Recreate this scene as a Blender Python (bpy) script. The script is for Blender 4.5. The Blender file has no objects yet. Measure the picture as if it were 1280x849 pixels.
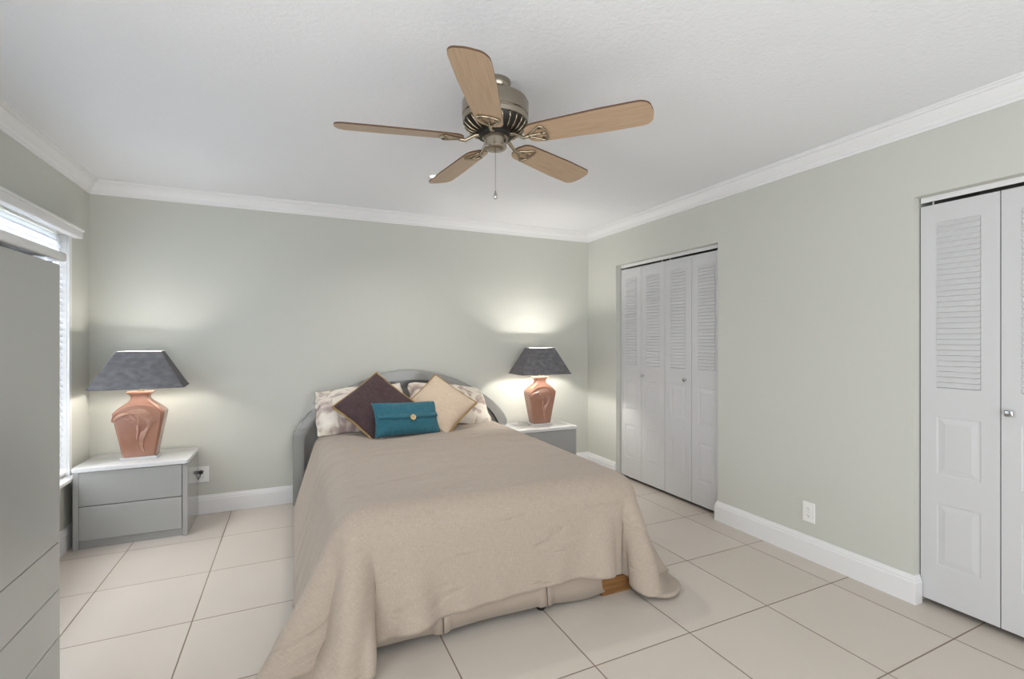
import bpy, bmesh, math, random
import numpy as np
from mathutils import Vector, Matrix, noise
PI = math.pi
sc = bpy.context.scene
COL = sc.collection
random.seed(7)

# ------------------------------------------------------------------ camera
CAM_H = 1.323
YAW = math.atan((640 - 366) / 603.0)
cam_d = bpy.data.cameras.new('camera'); cam = bpy.data.objects.new('camera', cam_d); COL.objects.link(cam)
cam_d.sensor_width = 36.0; cam_d.lens = 603.0 / 1280 * 36.0
cam_d.clip_start = 0.05
cam.location = (0, 0, CAM_H); cam.rotation_euler = (PI / 2, 0, -YAW)
sc.camera = cam

# ------------------------------------------------------------------ room sizes
XL, XR, YB, YF, ZC = -1.30, 2.835, 4.305, -1.00, 2.44

# ------------------------------------------------------------------ world, light, exposure
sc.view_settings.view_transform = 'Standard'; sc.view_settings.look = 'None'
sc.view_settings.exposure = 0.02; sc.view_settings.gamma = 1.0; sc.view_settings.use_curve_mapping = False
world = bpy.data.worlds.new('world'); sc.world = world; world.use_nodes = True
world.node_tree.nodes['Background'].inputs[0].default_value = (0.93, 0.97, 1.0, 1)
world.node_tree.nodes['Background'].inputs[1].default_value = 1.0

def area_light(name, loc, rot, sx, sy, power, col):
    d = bpy.data.lights.new(name, 'AREA'); d.shape = 'RECTANGLE'; d.size = sx; d.size_y = sy
    d.energy = power; d.color = col
    o = bpy.data.objects.new(name, d); COL.objects.link(o); o.location = loc; o.rotation_euler = rot
    return o
# added light outside an unseen opening, itself added, behind the camera
area_light('added_opening_light', (0.75, YF - 0.45, 1.05), (PI / 2 + 0.33, 0, 0), 3.3, 1.9, 54, (0.975, 0.985, 1.0))
# daylight outside the window in the left wall
area_light('daylight_window', (XL - 0.55, 3.1, 1.45), (0, -PI / 2, 0), 1.8, 2.3, 125, (0.93, 0.965, 1.0))
# added light for the unseen second window, put in nearer than the cabinet
area_light('added_window_light', (XL - 0.45, 0.35, 1.35), (0, -PI / 2 - 0.25, 0), 1.6, 1.7, 46, (0.95, 0.975, 1.0))

# ------------------------------------------------------------------ materials
def mat(name, col, rough=0.5, metal=0.0, spec=0.5, coat=0.0, coat_rough=0.05):
    m = bpy.data.materials.new(name); m.use_nodes = True
    b = m.node_tree.nodes['Principled BSDF']
    b.inputs['Base Color'].default_value = (*col, 1); b.inputs['Roughness'].default_value = rough
    b.inputs['Metallic'].default_value = metal; b.inputs['Specular IOR Level'].default_value = spec
    b.inputs['Coat Weight'].default_value = coat; b.inputs['Coat Roughness'].default_value = coat_rough
    return m
class NT:
    def __init__(s, m): s.m = m; s.t = m.node_tree; s.b = s.t.nodes['Principled BSDF']
    def n(s, kind, **kw):
        nd = s.t.nodes.new(kind)
        for k, v in kw.items():
            if k.startswith('i_'):
                key = k[2:].replace('_', ' ')
                nd.inputs[key].default_value = v
            else: setattr(nd, k, v)
        return nd
    def l(s, a, ao, b, bi): s.t.links.new(a.outputs[ao], b.inputs[bi])
    def coords(s, which='Object', scale=(1, 1, 1), rot=(0, 0, 0), loc=(0, 0, 0)):
        tc = s.n('ShaderNodeTexCoord'); mp = s.n('ShaderNodeMapping')
        mp.inputs['Scale'].default_value = scale; mp.inputs['Rotation'].default_value = rot; mp.inputs['Location'].default_value = loc
        s.l(tc, which, mp, 'Vector'); return mp
    def bump(s, src, out, strength, dist, prev=None):
        b = s.n('ShaderNodeBump'); b.inputs['Strength'].default_value = strength; b.inputs['Distance'].default_value = dist
        s.l(src, out, b, 'Height')
        if prev: s.l(prev, 'Normal', b, 'Normal')
        return b
    def ramp(s, src, out, stops):
        r = s.n('ShaderNodeValToRGB'); e = r.color_ramp.elements
        while len(e) < len(stops): e.new(0.5)
        for el, (p, c) in zip(e, stops): el.position = p; el.color = (*c, 1)
        s.l(src, out, r, 'Fac'); return r
def noise_bump(m, scale, strength, dist, which='Object', detail=3, sc3=(1, 1, 1)):
    t = NT(m); mp = t.coords(which, sc3); nz = t.n('ShaderNodeTexNoise'); nz.inputs['Scale'].default_value = scale
    nz.inputs['Detail'].default_value = detail; t.l(mp, 'Vector', nz, 'Vector')
    b = t.bump(nz, 'Fac', strength, dist); t.l(b, 'Normal', t.b, 'Normal'); return m
def noise_colour(m, scale, c0, c1, which='Object', sc3=(1, 1, 1), detail=4, lo=0.35, hi=0.65):
    t = NT(m); mp = t.coords(which, sc3); nz = t.n('ShaderNodeTexNoise'); nz.inputs['Scale'].default_value = scale
    nz.inputs['Detail'].default_value = detail; t.l(mp, 'Vector', nz, 'Vector')
    r = t.ramp(nz, 'Fac', [(lo, c0), (hi, c1)]); t.l(r, 'Color', t.b, 'Base Color'); return m

M = {}
M['wall'] = noise_bump(mat('wall_paint', (0.562, 0.568, 0.518), 0.55, spec=0.3), 220, 0.10, 0.002)
M['ceiling'] = noise_bump(mat('ceiling_paint', (0.80, 0.81, 0.83), 0.8, spec=0.2), 60, 0.35, 0.006, detail=2)
M['trim'] = noise_bump(mat('white_trim', (0.77, 0.77, 0.77), 0.35, spec=0.4), 8, 0.03, 0.002)
M['door'] = noise_bump(mat('white_door', (0.59, 0.59, 0.595), 0.4, spec=0.4), 12, 0.03, 0.002)
M['dark'] = noise_bump(mat('closet_dark', (0.02, 0.02, 0.02), 0.9, spec=0.1), 20, 0.05, 0.002)
M['lacquer'] = noise_bump(mat('grey_lacquer', (0.345, 0.345, 0.336), 0.22, spec=0.45, coat=0.6, coat_rough=0.08), 5, 0.02, 0.002)
M['cabinet'] = noise_bump(mat('grey_lacquer_lit', (0.39, 0.39, 0.375), 0.22, spec=0.45, coat=0.6, coat_rough=0.08), 5, 0.02, 0.002)  # nightstand lacquer made lighter; floor reflection is put into the colour
M['lacquer_top'] = noise_bump(mat('pale_lacquer', (0.68, 0.68, 0.68), 0.2, spec=0.5, coat=0.4, coat_rough=0.06), 5, 0.02, 0.002)
M['headboard'] = noise_bump(mat('headboard_lacquer', (0.28, 0.28, 0.27), 0.25, spec=0.5, coat=0.4), 5, 0.02, 0.002)
M['nickel'] = noise_bump(mat('antique_nickel', (0.36, 0.32, 0.26), 0.26, 1.0), 40, 0.03, 0.001)
M['brass'] = noise_bump(mat('antique_brass', (0.42, 0.36, 0.265), 0.26, 1.0), 40, 0.03, 0.001)
M['chrome'] = noise_bump(mat('chrome', (0.55, 0.55, 0.55), 0.18, 1.0), 40, 0.02, 0.001)
M['black'] = noise_bump(mat('black_metal', (0.012, 0.010, 0.009), 0.5), 40, 0.05, 0.001)
M['plate'] = noise_bump(mat('white_plastic', (0.82, 0.82, 0.80), 0.35), 40, 0.02, 0.001)
M['slot'] = noise_bump(mat('slot_dark', (0.12, 0.12, 0.11), 0.6), 40, 0.02, 0.001)
M['cord'] = noise_bump(mat('brown_cord', (0.05, 0.045, 0.04), 0.5), 40, 0.02, 0.001)
M['acrylic'] = mat('frosted_acrylic', (0.86, 0.84, 0.82), 0.12)
noise_bump(M['acrylic'], 30, 0.02, 0.001); M['acrylic'].node_tree.nodes['Principled BSDF'].inputs['Transmission Weight'].default_value = 0.35
M['terracotta'] = noise_colour(mat('terracotta_glaze', (0.36, 0.17, 0.10), 0.28, spec=0.5, coat=0.5, coat_rough=0.1), 6, (0.295, 0.140, 0.090), (0.35, 0.175, 0.118))
M['relief'] = noise_colour(mat('relief_glaze', (0.6, 0.33, 0.23), 0.3, spec=0.5, coat=0.4), 20, (0.36, 0.185, 0.125), (0.44, 0.25, 0.185))
M['shade'] = noise_colour(mat('slate_suede', (0.12, 0.12, 0.14), 0.9, spec=0.2), 22, (0.112, 0.110, 0.115), (0.178, 0.176, 0.186), sc3=(1, 1, 1.6), lo=.3, hi=.7)
M['shade_in'] = noise_bump(mat('shade_lining', (0.85, 0.83, 0.78), 0.8), 60, 0.05, 0.001)
M['wood_foot'] = noise_colour(mat('orange_pine', (0.35, 0.15, 0.03), 0.5), 9, (0.15, 0.065, 0.016), (0.25, 0.12, 0.035), sc3=(0.6, 3, 6))

# floor: cream porcelain tiles laid square, brown grout
m = mat('cream_tiles', (0.62, 0.56, 0.50), 0.26, spec=0.38); M['floor'] = m
t = NT(m)
tc = t.n('ShaderNodeTexCoord'); sp = t.n('ShaderNodeSeparateXYZ'); t.l(tc, 'Object', sp, 'Vector')
def mth(op, a, b=None, c=None):
    nd = t.n('ShaderNodeMath', operation=op)
    for k, v in enumerate((a, b, c)):
        if v is None: continue
        if isinstance(v, tuple): t.l(v[0], v[1], nd, k)
        else: nd.inputs[k].default_value = v
    return (nd, 0)
X_, Y_ = (sp, 'X'), (sp, 'Y')
ys = mth('SUBTRACT', Y_, mth('MULTIPLY', X_, 0.018))
def cell(v, off, step):
    q = mth('DIVIDE', mth('SUBTRACT', v, off), step)
    fr = mth('FRACT', q)
    d = mth('MULTIPLY', mth('MINIMUM', fr, mth('SUBTRACT', 1.0, fr)), step)
    return mth('FLOOR', q), d
ix, dx = cell(X_, -0.43 - 5.15, 0.515); iy, dy = cell(ys, 1.085 - 5.35, 0.535)
dmin = mth('MINIMUM', dx, dy)
mask = t.n('ShaderNodeMapRange', interpolation_type='SMOOTHSTEP'); t.l(dmin[0], 0, mask, 'Value')
mask.inputs['From Min'].default_value = 0.0018; mask.inputs['From Max'].default_value = 0.0042
cmb = t.n('ShaderNodeCombineXYZ'); t.l(ix[0], 0, cmb, 'X'); t.l(iy[0], 0, cmb, 'Y')
wn = t.n('ShaderNodeTexWhiteNoise', noise_dimensions='3D'); t.l(cmb, 0, wn, 'Vector')
tone = t.ramp(wn, 'Value', [(0.0, (0.575, 0.518, 0.456)), (1.0, (0.607, 0.551, 0.489))])
nz = t.n('ShaderNodeTexNoise'); nz.inputs['Scale'].default_value = 2.5; nz.inputs['Detail'].default_value = 4; t.l(tc, 'Object', nz, 'Vector')
cl = t.n('ShaderNodeMix', data_type='RGBA', blend_type='MULTIPLY'); cl.inputs[0].default_value = 1.0
nr = t.ramp(nz, 'Fac', [(0.3, (0.97, 0.97, 0.97)), (0.7, (1.0, 1.0, 1.0))])
t.l(tone, 'Color', cl, 6); t.l(nr, 'Color', cl, 7)
fin = t.n('ShaderNodeMix', data_type='RGBA'); fin.inputs[6].default_value = (0.24, 0.19, 0.145, 1)
t.l(mask, 'Result', fin, 0); t.l(cl, 2, fin, 7); t.l(fin, 2, t.b, 'Base Color')
rr = t.n('ShaderNodeMapRange'); rr.inputs['To Min'].default_value = 0.85; rr.inputs['To Max'].default_value = 0.26
t.l(mask, 'Result', rr, 'Value'); t.l(rr, 'Result', t.b, 'Roughness')
nb = t.n('ShaderNodeTexNoise'); nb.inputs['Scale'].default_value = 9; t.l(tc, 'Object', nb, 'Vector')
b1 = t.bump(nb, 'Fac', 0.05, 0.01); b2 = t.bump(mask, 'Result', 0.5, 0.002, b1); t.l(b2, 'Normal', t.b, 'Normal')

# fan blade oak veneer, grain along local X
m = mat('oak_veneer', (0.5, 0.33, 0.19), 0.38, spec=0.4); M['oak'] = m; t = NT(m)
mp = t.coords('UV', (1.2, 22, 1)); nz = t.n('ShaderNodeTexNoise'); nz.inputs['Scale'].default_value = 5; nz.inputs['Detail'].default_value = 6
t.l(mp, 'Vector', nz, 'Vector'); r = t.ramp(nz, 'Fac', [(0.3, (0.400, 0.275, 0.175)), (0.5, (0.440, 0.310, 0.203)), (0.7, (0.475, 0.345, 0.232))]); t.l(r, 'Color', t.b, 'Base Color')
M['oak_edge'] = noise_bump(mat('dark_blade_edge', (0.10, 0.05, 0.025), 0.5), 30, 0.05, 0.001)

# woven cloths
def cloth(name, c0, c1, weave=900, strength=0.25, rough=0.9, pucker=0.0, which='UV', sheen=0.2):
    m = mat(name, c0, rough, spec=0.15); t = NT(m)
    t.b.inputs['Sheen Weight'].default_value = sheen
    mp = t.coords(which)
    wv = []
    for sc3 in ((1, 0.08, 1), (0.08, 1, 1)):
        m2 = t.n('ShaderNodeMapping'); m2.inputs['Scale'].default_value = sc3; t.l(mp, 'Vector', m2, 'Vector')
        nz = t.n('ShaderNodeTexNoise'); nz.inputs['Scale'].default_value = weave * 0.45; nz.inputs['Detail'].default_value = 2
        t.l(m2, 'Vector', nz, 'Vector'); wv.append(nz)
    ad = t.n('ShaderNodeMath', operation='ADD'); t.l(wv[0], 'Fac', ad, 0); t.l(wv[1], 'Fac', ad, 1)
    hf = t.n('ShaderNodeMath', operation='MULTIPLY'); hf.inputs[1].default_value = 0.5; t.l(ad, 0, hf, 0)
    r = t.ramp(hf, 0, [(0.36, c0), (0.64, c1)]); t.l(r, 'Color', t.b, 'Base Color')
    bp = t.bump(hf, 0, strength, 0.002)
    if pucker:
        m3 = t.n('ShaderNodeMapping'); m3.inputs['Scale'].default_value = (2.0, 7.5, 1); t.l(mp, 'Vector', m3, 'Vector')
        nz = t.n('ShaderNodeTexNoise'); nz.inputs['Scale'].default_value = 1.3; nz.inputs['Detail'].default_value = 2.5; nz.inputs['Distortion'].default_value = 0.5
        t.l(m3, 'Vector', nz, 'Vector')
        rp = t.n('ShaderNodeMapRange', interpolation_type='SMOOTHSTEP'); rp.inputs['From Min'].default_value = 0.30; rp.inputs['From Max'].default_value = 0.43
        t.l(nz, 'Fac', rp, 'Value')
        bp = t.bump(rp, 'Result', pucker, 0.012, bp)
    t.l(bp, 'Normal', t.b, 'Normal'); return m
M['linen'] = cloth('beige_linen', (0.368, 0.304, 0.246), (0.442, 0.373, 0.310), 900, 0.2, 0.9, 0.45, sheen=0.15)
M['skirt'] = cloth('skirt_linen', (0.330, 0.272, 0.220), (0.395, 0.332, 0.275), 900, 0.2, 0.9, sheen=0.1)
M['teal'] = cloth('teal_weave', (0.020, 0.105, 0.145), (0.045, 0.165, 0.215), 500, 0.5, 0.85)
M['plum'] = cloth('plum_chenille', (0.050, 0.030, 0.033), (0.105, 0.068, 0.070), 420, 0.6, 0.9, sheen=0.1)
M['ecru'] = cloth('ecru_linen', (0.54, 0.42, 0.31), (0.66, 0.53, 0.41), 500, 0.3, 0.9)
M['gold'] = noise_colour(mat('gold_braid', (0.38, 0.23, 0.07), 0.7), 260, (0.24, 0.14, 0.045), (0.50, 0.33, 0.13))
noise_bump(M['gold'], 300, 0.5, 0.003)
M['wood_button'] = noise_colour(mat('pale_wood_button', (0.6, 0.42, 0.2), 0.5), 60, (0.55, 0.36, 0.16), (0.70, 0.52, 0.28))
# pillow shams: cream with mauve grey brushed blotches
m = mat('printed_cotton', (0.7, 0.62, 0.53), 0.9, spec=0.15); M['sham'] = m; t = NT(m)
mp = t.coords('UV', (1, 1, 1)); n1 = t.n('ShaderNodeTexNoise'); n1.inputs['Scale'].default_value = 7; n1.inputs['Detail'].default_value = 5; n1.inputs['Distortion'].default_value = 1.6
t.l(mp, 'Vector', n1, 'Vector')
r1 = t.ramp(n1, 'Fac', [(0.36, (0.40, 0.31, 0.29)), (0.44, (0.58, 0.49, 0.43)), (0.50, (0.76, 0.69, 0.60)), (0.62, (0.80, 0.74, 0.66)), (0.72, (0.62, 0.54, 0.47))])
t.l(r1, 'Color', t.b, 'Base Color')
n2 = t.n('ShaderNodeTexNoise'); n2.inputs['Scale'].default_value = 9; n2.inputs['Detail'].default_value = 3; t.l(mp, 'Vector', n2, 'Vector')
t.l(t.bump(n2, 'Fac', 0.35, 0.02), 'Normal', t.b, 'Normal')
# blinds: translucent white slats
m = bpy.data.materials.new('white_slat'); m.use_nodes = True; M['slat'] = m; nt = m.node_tree; nt.nodes.clear()
o_ = nt.nodes.new('ShaderNodeOutputMaterial'); mx = nt.nodes.new('ShaderNodeMixShader'); mx.inputs[0].default_value = 0.45
d_ = nt.nodes.new('ShaderNodeBsdfDiffuse'); d_.inputs[0].default_value = (0.86, 0.87, 0.88, 1)
tr = nt.nodes.new('ShaderNodeBsdfTranslucent'); tr.inputs[0].default_value = (0.88, 0.91, 0.95, 1)
nt.links.new(d_.outputs[0], mx.inputs[1]); nt.links.new(tr.outputs[0], mx.inputs[2]); nt.links.new(mx.outputs[0], o_.inputs[0])
m = mat('window_glass', (1, 1, 1), 0.0); m.node_tree.nodes['Principled BSDF'].inputs['Transmission Weight'].default_value = 1.0
m.node_tree.nodes['Principled BSDF'].inputs['IOR'].default_value = 1.02; M['glass'] = m
def emit(name, col, s):
    m = bpy.data.materials.new(name); m.use_nodes = True; b = m.node_tree.nodes['Principled BSDF']
    b.inputs['Base Color'].default_value = (*col, 1); b.inputs['Emission Color'].default_value = (*col, 1); b.inputs['Emission Strength'].default_value = s; return m
M['lens'] = emit('lit_lens', (1.0, 0.97, 0.92), 9)
M['bulb_warm'] = emit('lit_bulb', (1.0, 0.85, 0.62), 6)

# ------------------------------------------------------------------ helpers
def new_obj(name, bm, mats, parent=None, smooth=False, angle=None):
    bmesh.ops.recalc_face_normals(bm, faces=bm.faces[:])
    me = bpy.data.meshes.new(name); bm.to_mesh(me); bm.free()
    for mm in (mats if isinstance(mats, (list, tuple)) else [mats]): me.materials.append(mm)
    if smooth:
        for p in me.polygons: p.use_smooth = True
        if angle is not None: me.set_sharp_from_angle(angle=angle)
    o = bpy.data.objects.new(name, me); COL.objects.link(o)
    if parent: o.parent = parent
    return o
def thing(name, label, cat, loc=(0, 0, 0), rz=0.0, group=None):
    o = bpy.data.objects.new(name, None); COL.objects.link(o); o.location = loc; o.rotation_euler = (0, 0, rz)
    o.empty_display_size = 0.1
    tag(o, label, cat, group); return o
def tag(o, label, cat, group=None):
    o['label'] = label; o['category'] = cat
    if group: o['group'] = group
    return o
def structure(o, label=None, cat=None):
    o['kind'] = 'structure'
    if label: o['label'] = label
    if cat: o['category'] = cat
    return o
def box(bm, x0, x1, y0, y1, z0, z1, bev=0.0, seg=2, mi=0):
    vs = [bm.verts.new((x, y, z)) for z in (z0, z1) for y in (y0, y1) for x in (x0, x1)]
    fs = [bm.faces.new([vs[i] for i in f]) for f in ((0, 2, 3, 1), (4, 5, 7, 6), (0, 1, 5, 4), (2, 6, 7, 3), (0, 4, 6, 2), (1, 3, 7, 5))]
    for f in fs: f.material_index = mi
    if bev:
        es = list({e for f in fs for e in f.edges})
        r = bmesh.ops.bevel(bm, geom=es, offset=bev, segments=seg, affect='EDGES', profile=0.5)
        for f in r['faces']: f.material_index = mi
    return fs
def loft(bm, rings, cap0=True, cap1=True, closed=True, mi=0):
    R = [[bm.verts.new(p) for p in r] for r in rings]
    n = len(R[0])
    for a, b in zip(R, R[1:]):
        for i in range(n if closed else n - 1):
            j = (i + 1) % n
            f = bm.faces.new((a[i], a[j], b[j], b[i])); f.material_index = mi
    if cap0: bm.faces.new(R[0][::-1]).material_index = mi
    if cap1: bm.faces.new(R[-1]).material_index = mi
    return R
def lathe(bm, prof, seg=40, c=(0, 0, 0), mi=0, cap0=True, cap1=True):
    loft(bm, [[(c[0] + r * math.cos(2 * PI * k / seg), c[1] + r * math.sin(2 * PI * k / seg), c[2] + z) for k in range(seg)] for r, z in prof], cap0, cap1, True, mi)
def tube(bm, pts, rad, seg=8, closed=False, mi=0):
    pts = [Vector(p) for p in pts]; n = len(pts); rings = []
    up = Vector((0.13, 0.21, 0.97)).normalized()
    for i, p in enumerate(pts):
        a = pts[(i - 1) % n] if (closed or i > 0) else p; b = pts[(i + 1) % n] if (closed or i < n - 1) else p
        d = (b - a).normalized(); s = d.cross(up)
        if s.length < 1e-4: s = d.cross(Vector((1, 0, 0)))
        s.normalize(); q = s.cross(d)
        r = rad[i] if isinstance(rad, (list, tuple)) else rad
        rings.append([p + (s * math.cos(2 * PI * k / seg) + q * math.sin(2 * PI * k / seg)) * r for k in range(seg)])
    if closed: loft(bm, rings + [rings[0]], False, False, True, mi); bmesh.ops.remove_doubles(bm, verts=bm.verts[:], dist=1e-6)
    else: loft(bm, rings, True, True, True, mi)
def prism_y(bm, poly, y0, y1, mi=0):      # poly: (x, z) outline extruded along y
    loft(bm, [[(x, y0, z) for x, z in poly], [(x, y1, z) for x, z in poly]], mi=mi)
def frame_map(bm, Mx):
    bmesh.ops.transform(bm, matrix=Mx, verts=bm.verts[:])

# ------------------------------------------------------------------ room shell
O1, O2, OTOP = (2.595, 3.815), (0.145, 1.370), 2.035       # the two closet openings in the right wall
WY0, WY1, WZ0, WZ1 = 2.30, 3.945, 0.455, 1.985             # the window opening in the left wall
NY0, NY1 = -0.50, 1.20                                     # an unseen window opening added for light, nearer than the cabinet

bm = bmesh.new(); box(bm, XL - 0.6, XR + 0.8, YF - 1.2, YB + 0.12, -0.08, 0.0)
structure(new_obj('floor', bm, M['floor']), 'cream square tile floor with thin brown grout lines', 'floor')
bm = bmesh.new(); box(bm, XL - 0.12, XR + 0.8, YF - 0.12, YB + 0.12, ZC, ZC + 0.08)
structure(new_obj('ceiling', bm, M['ceiling']), 'white lightly textured flat ceiling', 'ceiling')
bm = bmesh.new(); box(bm, XL - 0.12, XR + 0.8, YB, YB + 0.12, 0, ZC)
structure(new_obj('wall_back', bm, M['wall']), 'pale grey green wall behind the bed', 'wall')
bm = bmesh.new()
box(bm, XL - 0.12, XL, YF - 0.12, NY0, 0, ZC); box(bm, XL - 0.12, XL, NY1, WY0, 0, ZC); box(bm, XL - 0.12, XL, WY1, YB, 0, ZC)
box(bm, XL - 0.12, XL, NY0, NY1, 0, WZ0); box(bm, XL - 0.12, XL, NY0, NY1, WZ1, ZC)
box(bm, XL - 0.12, XL, WY0, WY1, 0, WZ0); box(bm, XL - 0.12, XL, WY0, WY1, WZ1, ZC)
structure(new_obj('wall_left', bm, M['wall']), 'pale grey green wall with the blind covered window', 'wall')
bm = bmesh.new()
for y0, y1 in ((YF - 0.12, O2[0]), (O2[1], O1[0]), (O1[1], YB)): box(bm, XR, XR + 0.12, y0, y1, 0, ZC)
for a, b in (O1, O2):
    box(bm, XR, XR + 0.12, a, b, OTOP, ZC)
    box(bm, XR + 0.66, XR + 0.72, a - 0.06, b + 0.06, 0, ZC)
    box(bm, XR + 0.12, XR + 0.66, a - 0.06, a - 0.001, 0, ZC); box(bm, XR + 0.12, XR + 0.66, b + 0.001, b + 0.06, 0, ZC)
structure(new_obj('wall_right', bm, M['wall']), 'pale grey green wall with two closet openings', 'wall')
bm = bmesh.new()
box(bm, XL, -0.95, YF - 0.12, YF, 0, ZC); box(bm, 2.45, XR, YF - 0.12, YF, 0, ZC); box(bm, -0.95, 2.45, YF - 0.12, YF, 2.25, ZC)  # the wide gap is unseen, added to let light in
structure(new_obj('wall_front', bm, M['wall']), 'pale grey green wall with an added wide opening behind the camera', 'wall')

def sweep(bm, prof, path_dir, p0, p1, inward):
    # prof: (distance from wall, z); straight run from p0 to p1 (xy on the wall face), mitred where 'mit' asks
    rings = []
    d = Vector((p1[0] - p0[0], p1[1] - p0[1], 0)).normalized(); n = Vector((*inward, 0))
    for p, s in ((p0, path_dir[0]), (p1, -path_dir[1])):
        rings.append([(p[0] + n.x * q + d.x * q * s, p[1] + n.y * q + d.y * q * s, z) for q, z in prof])
    loft(bm, rings)
CR = [(0, 2.345), (0.010, 2.345), (0.012, 2.358), (0.018, 2.362), (0.021, 2.374), (0.030, 2.384), (0.043, 2.402), (0.050, 2.418), (0.060, 2.421), (0.063, 2.430), (0.068, 2.432), (0.068, ZC), (0, ZC)]
BB = [(0, 0), (0.016, 0), (0.016, 0.105), (0.013, 0.112), (0.013, 0.120), (0.009, 0.128), (0.006, 0.138), (0, 0.140)]
for nm, a, b, inw in (('trim_1', (XL, YB), (XR, YB), (0, -1)), ('trim_2', (XR, YB), (XR, YF), (-1, 0)), ('trim_3', (XL, YF), (XL, YB), (1, 0))):
    bm = bmesh.new(); sweep(bm, CR, (1, 1), a, b, inw)
    side = {'trim_1': 'back', 'trim_2': 'right', 'trim_3': 'left'}[nm]
    structure(new_obj(nm, bm, M['trim']), 'white stepped crown moulding along the top of the %s wall' % side, 'trim')
bm = bmesh.new(); sweep(bm, BB, (1, 1), (XL, YB), (XR, YB), (0, -1))
structure(new_obj('baseboard_back', bm, M['trim']), 'white baseboard behind the bed', 'baseboard')
bm = bmesh.new(); sweep(bm, BB, (1, 1), (XL, YF), (XL, YB), (1, 0))
structure(new_obj('baseboard_left', bm, M['trim']), 'white baseboard under the window', 'baseboard')
bm = bmesh.new()
sweep(bm, BB, (1, 0), (XR, YB), (XR, O1[1]), (-1, 0)); sweep(bm, BB, (-1, -1), (XR, O1[0]), (XR, O2[1]), (-1, 0))
sweep(bm, BB, (0, 0), (XR, O2[0]), (XR, YF), (-1, 0))
for y, s in ((O1[0], 1), (O2[1], -1)):                           # short returns into the closet jambs
    sweep(bm, BB, (-1, 0), (XR, y), (XR + 0.045, y), (0, s))
structure(new_obj('baseboard_right', bm, M['trim']), 'white baseboard between the two closets', 'baseboard')

# ------------------------------------------------------------------ window in the left wall
win = thing('window_1', 'white framed window in the left wall behind the grey cabinet', 'window', (XL, (WY0 + WY1) / 2, WZ0)); win['kind'] = 'structure'
cy = (WY0 + WY1) / 2; hw = (WY1 - WY0) / 2; hh = WZ1 - WZ0
bm = bmesh.new()
for s in (-1, 1):
    y_ = s * (hw - 0.006); box(bm, -0.118, 0.0, min(y_, s * (hw - 0.0005)), max(y_, s * (hw - 0.0005)), 0.001, hh - 0.001)
    a_, b_ = sorted((s * (hw - 0.006), s * (hw + 0.034))); box(bm, 0.0005, 0.013, a_, b_, 0, hh, 0.003)
    a_, b_ = sorted((s * (hw - 0.045), s * (hw - 0.007))); box(bm, -0.115, -0.075, a_, b_, 0.001, hh - 0.001)
box(bm, -0.115, -0.075, -hw + 0.007, hw - 0.007, hh - 0.05, hh - 0.001); box(bm, -0.115, -0.075, -hw + 0.007, hw - 0.007, 0.001, 0.05); box(bm, -0.115, -0.075, -0.025, 0.025, 0.05, hh - 0.05)
new_obj('window_frame', bm, M['trim'], win)
bm = bmesh.new(); box(bm, -0.11, 0.045, -hw - 0.04, hw + 0.045, -0.022, 0.002, 0.005); new_obj('window_sill', bm, M['trim'], win)
bm = bmesh.new(); box(bm, -0.100, -0.096, -hw + 0.02, hw - 0.02, 0.04, hh - 0.04); new_obj('window_pane', bm, M['glass'], win)

added_win = thing('added_window', 'added white framed window in the left wall, unseen outside the frame', 'window', (XL, (NY0 + NY1) / 2, WZ0)); added_win['kind'] = 'structure'  # unseen window, added to bring in side light
bm = bmesh.new(); h2 = (NY1 - NY0) / 2 - 0.007
for s in (-1, 1):
    a_, b_ = sorted((s * (h2 - 0.045), s * h2)); box(bm, -0.115, -0.075, a_, b_, 0.001, hh - 0.001)
    a_, b_ = sorted((s * h2, s * (h2 + 0.045))); box(bm, 0.0005, 0.013, a_, b_, 0, hh, 0.003)
box(bm, -0.115, -0.075, -h2, h2, hh - 0.05, hh - 0.001); box(bm, -0.115, -0.075, -h2, h2, 0.001, 0.05); box(bm, 0.0005, 0.02, -h2 - 0.05, h2 + 0.05, hh, hh + 0.06, 0.003)
new_obj('window_frame', bm, M['trim'], added_win)
bm = bmesh.new(); box(bm, -0.11, 0.045, -h2 - 0.045, h2 + 0.045, -0.022, 0.0005, 0.005); new_obj('window_sill', bm, M['trim'], added_win)

bl = thing('window_blind', 'white horizontal slat blind hanging in the left window', 'blind', (XL, cy, WZ1))
bm = bmesh.new(); box(bm, 0.014, 0.062, -hw - 0.05, hw + 0.055, -0.012, 0.048, 0.006); box(bm, 0.014, 0.07, -hw - 0.055, hw + 0.06, 0.034, 0.050, 0.004)
new_obj('valance', bm, M['trim'], bl)
bm = bmesh.new(); nsl = 37; tl = math.radians(66)
for k in range(nsl):
    z = -0.03 - k * 0.0395
    c, s_ = math.cos(tl), math.sin(tl)
    rr_ = []
    for q, hgt in ((-0.024, 0), (-0.012, 0.0022), (0, 0.003), (0.012, 0.0022), (0.024, 0)):
        rr_.append((q * c - hgt * s_ - 0.032, z - q * s_ - hgt * c * -1))
    ring = [(x, zz) for x, zz in rr_] + [(x, zz - 0.0022) for x, zz in rr_[::-1]]
    loft(bm, [[(x, -hw + 0.004, zz) for x, zz in ring], [(x, hw - 0.004, zz) for x, zz in ring]])
new_obj('slats', bm, M['slat'], bl)
bm = bmesh.new(); box(bm, -0.058, -0.008, -hw + 0.004, hw - 0.004, -hh + 0.012, -hh + 0.032, 0.003); new_obj('bottom_rail', bm, M['trim'], bl)
bm = bmesh.new()
for y in (-hw + 0.12, 0.0, hw - 0.14): tube(bm, [(-0.006, y, 0.0), (-0.006, y, -hh + 0.03)], 0.0012, 5)
new_obj('ladder_cord', bm, M['trim'], bl)

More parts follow.
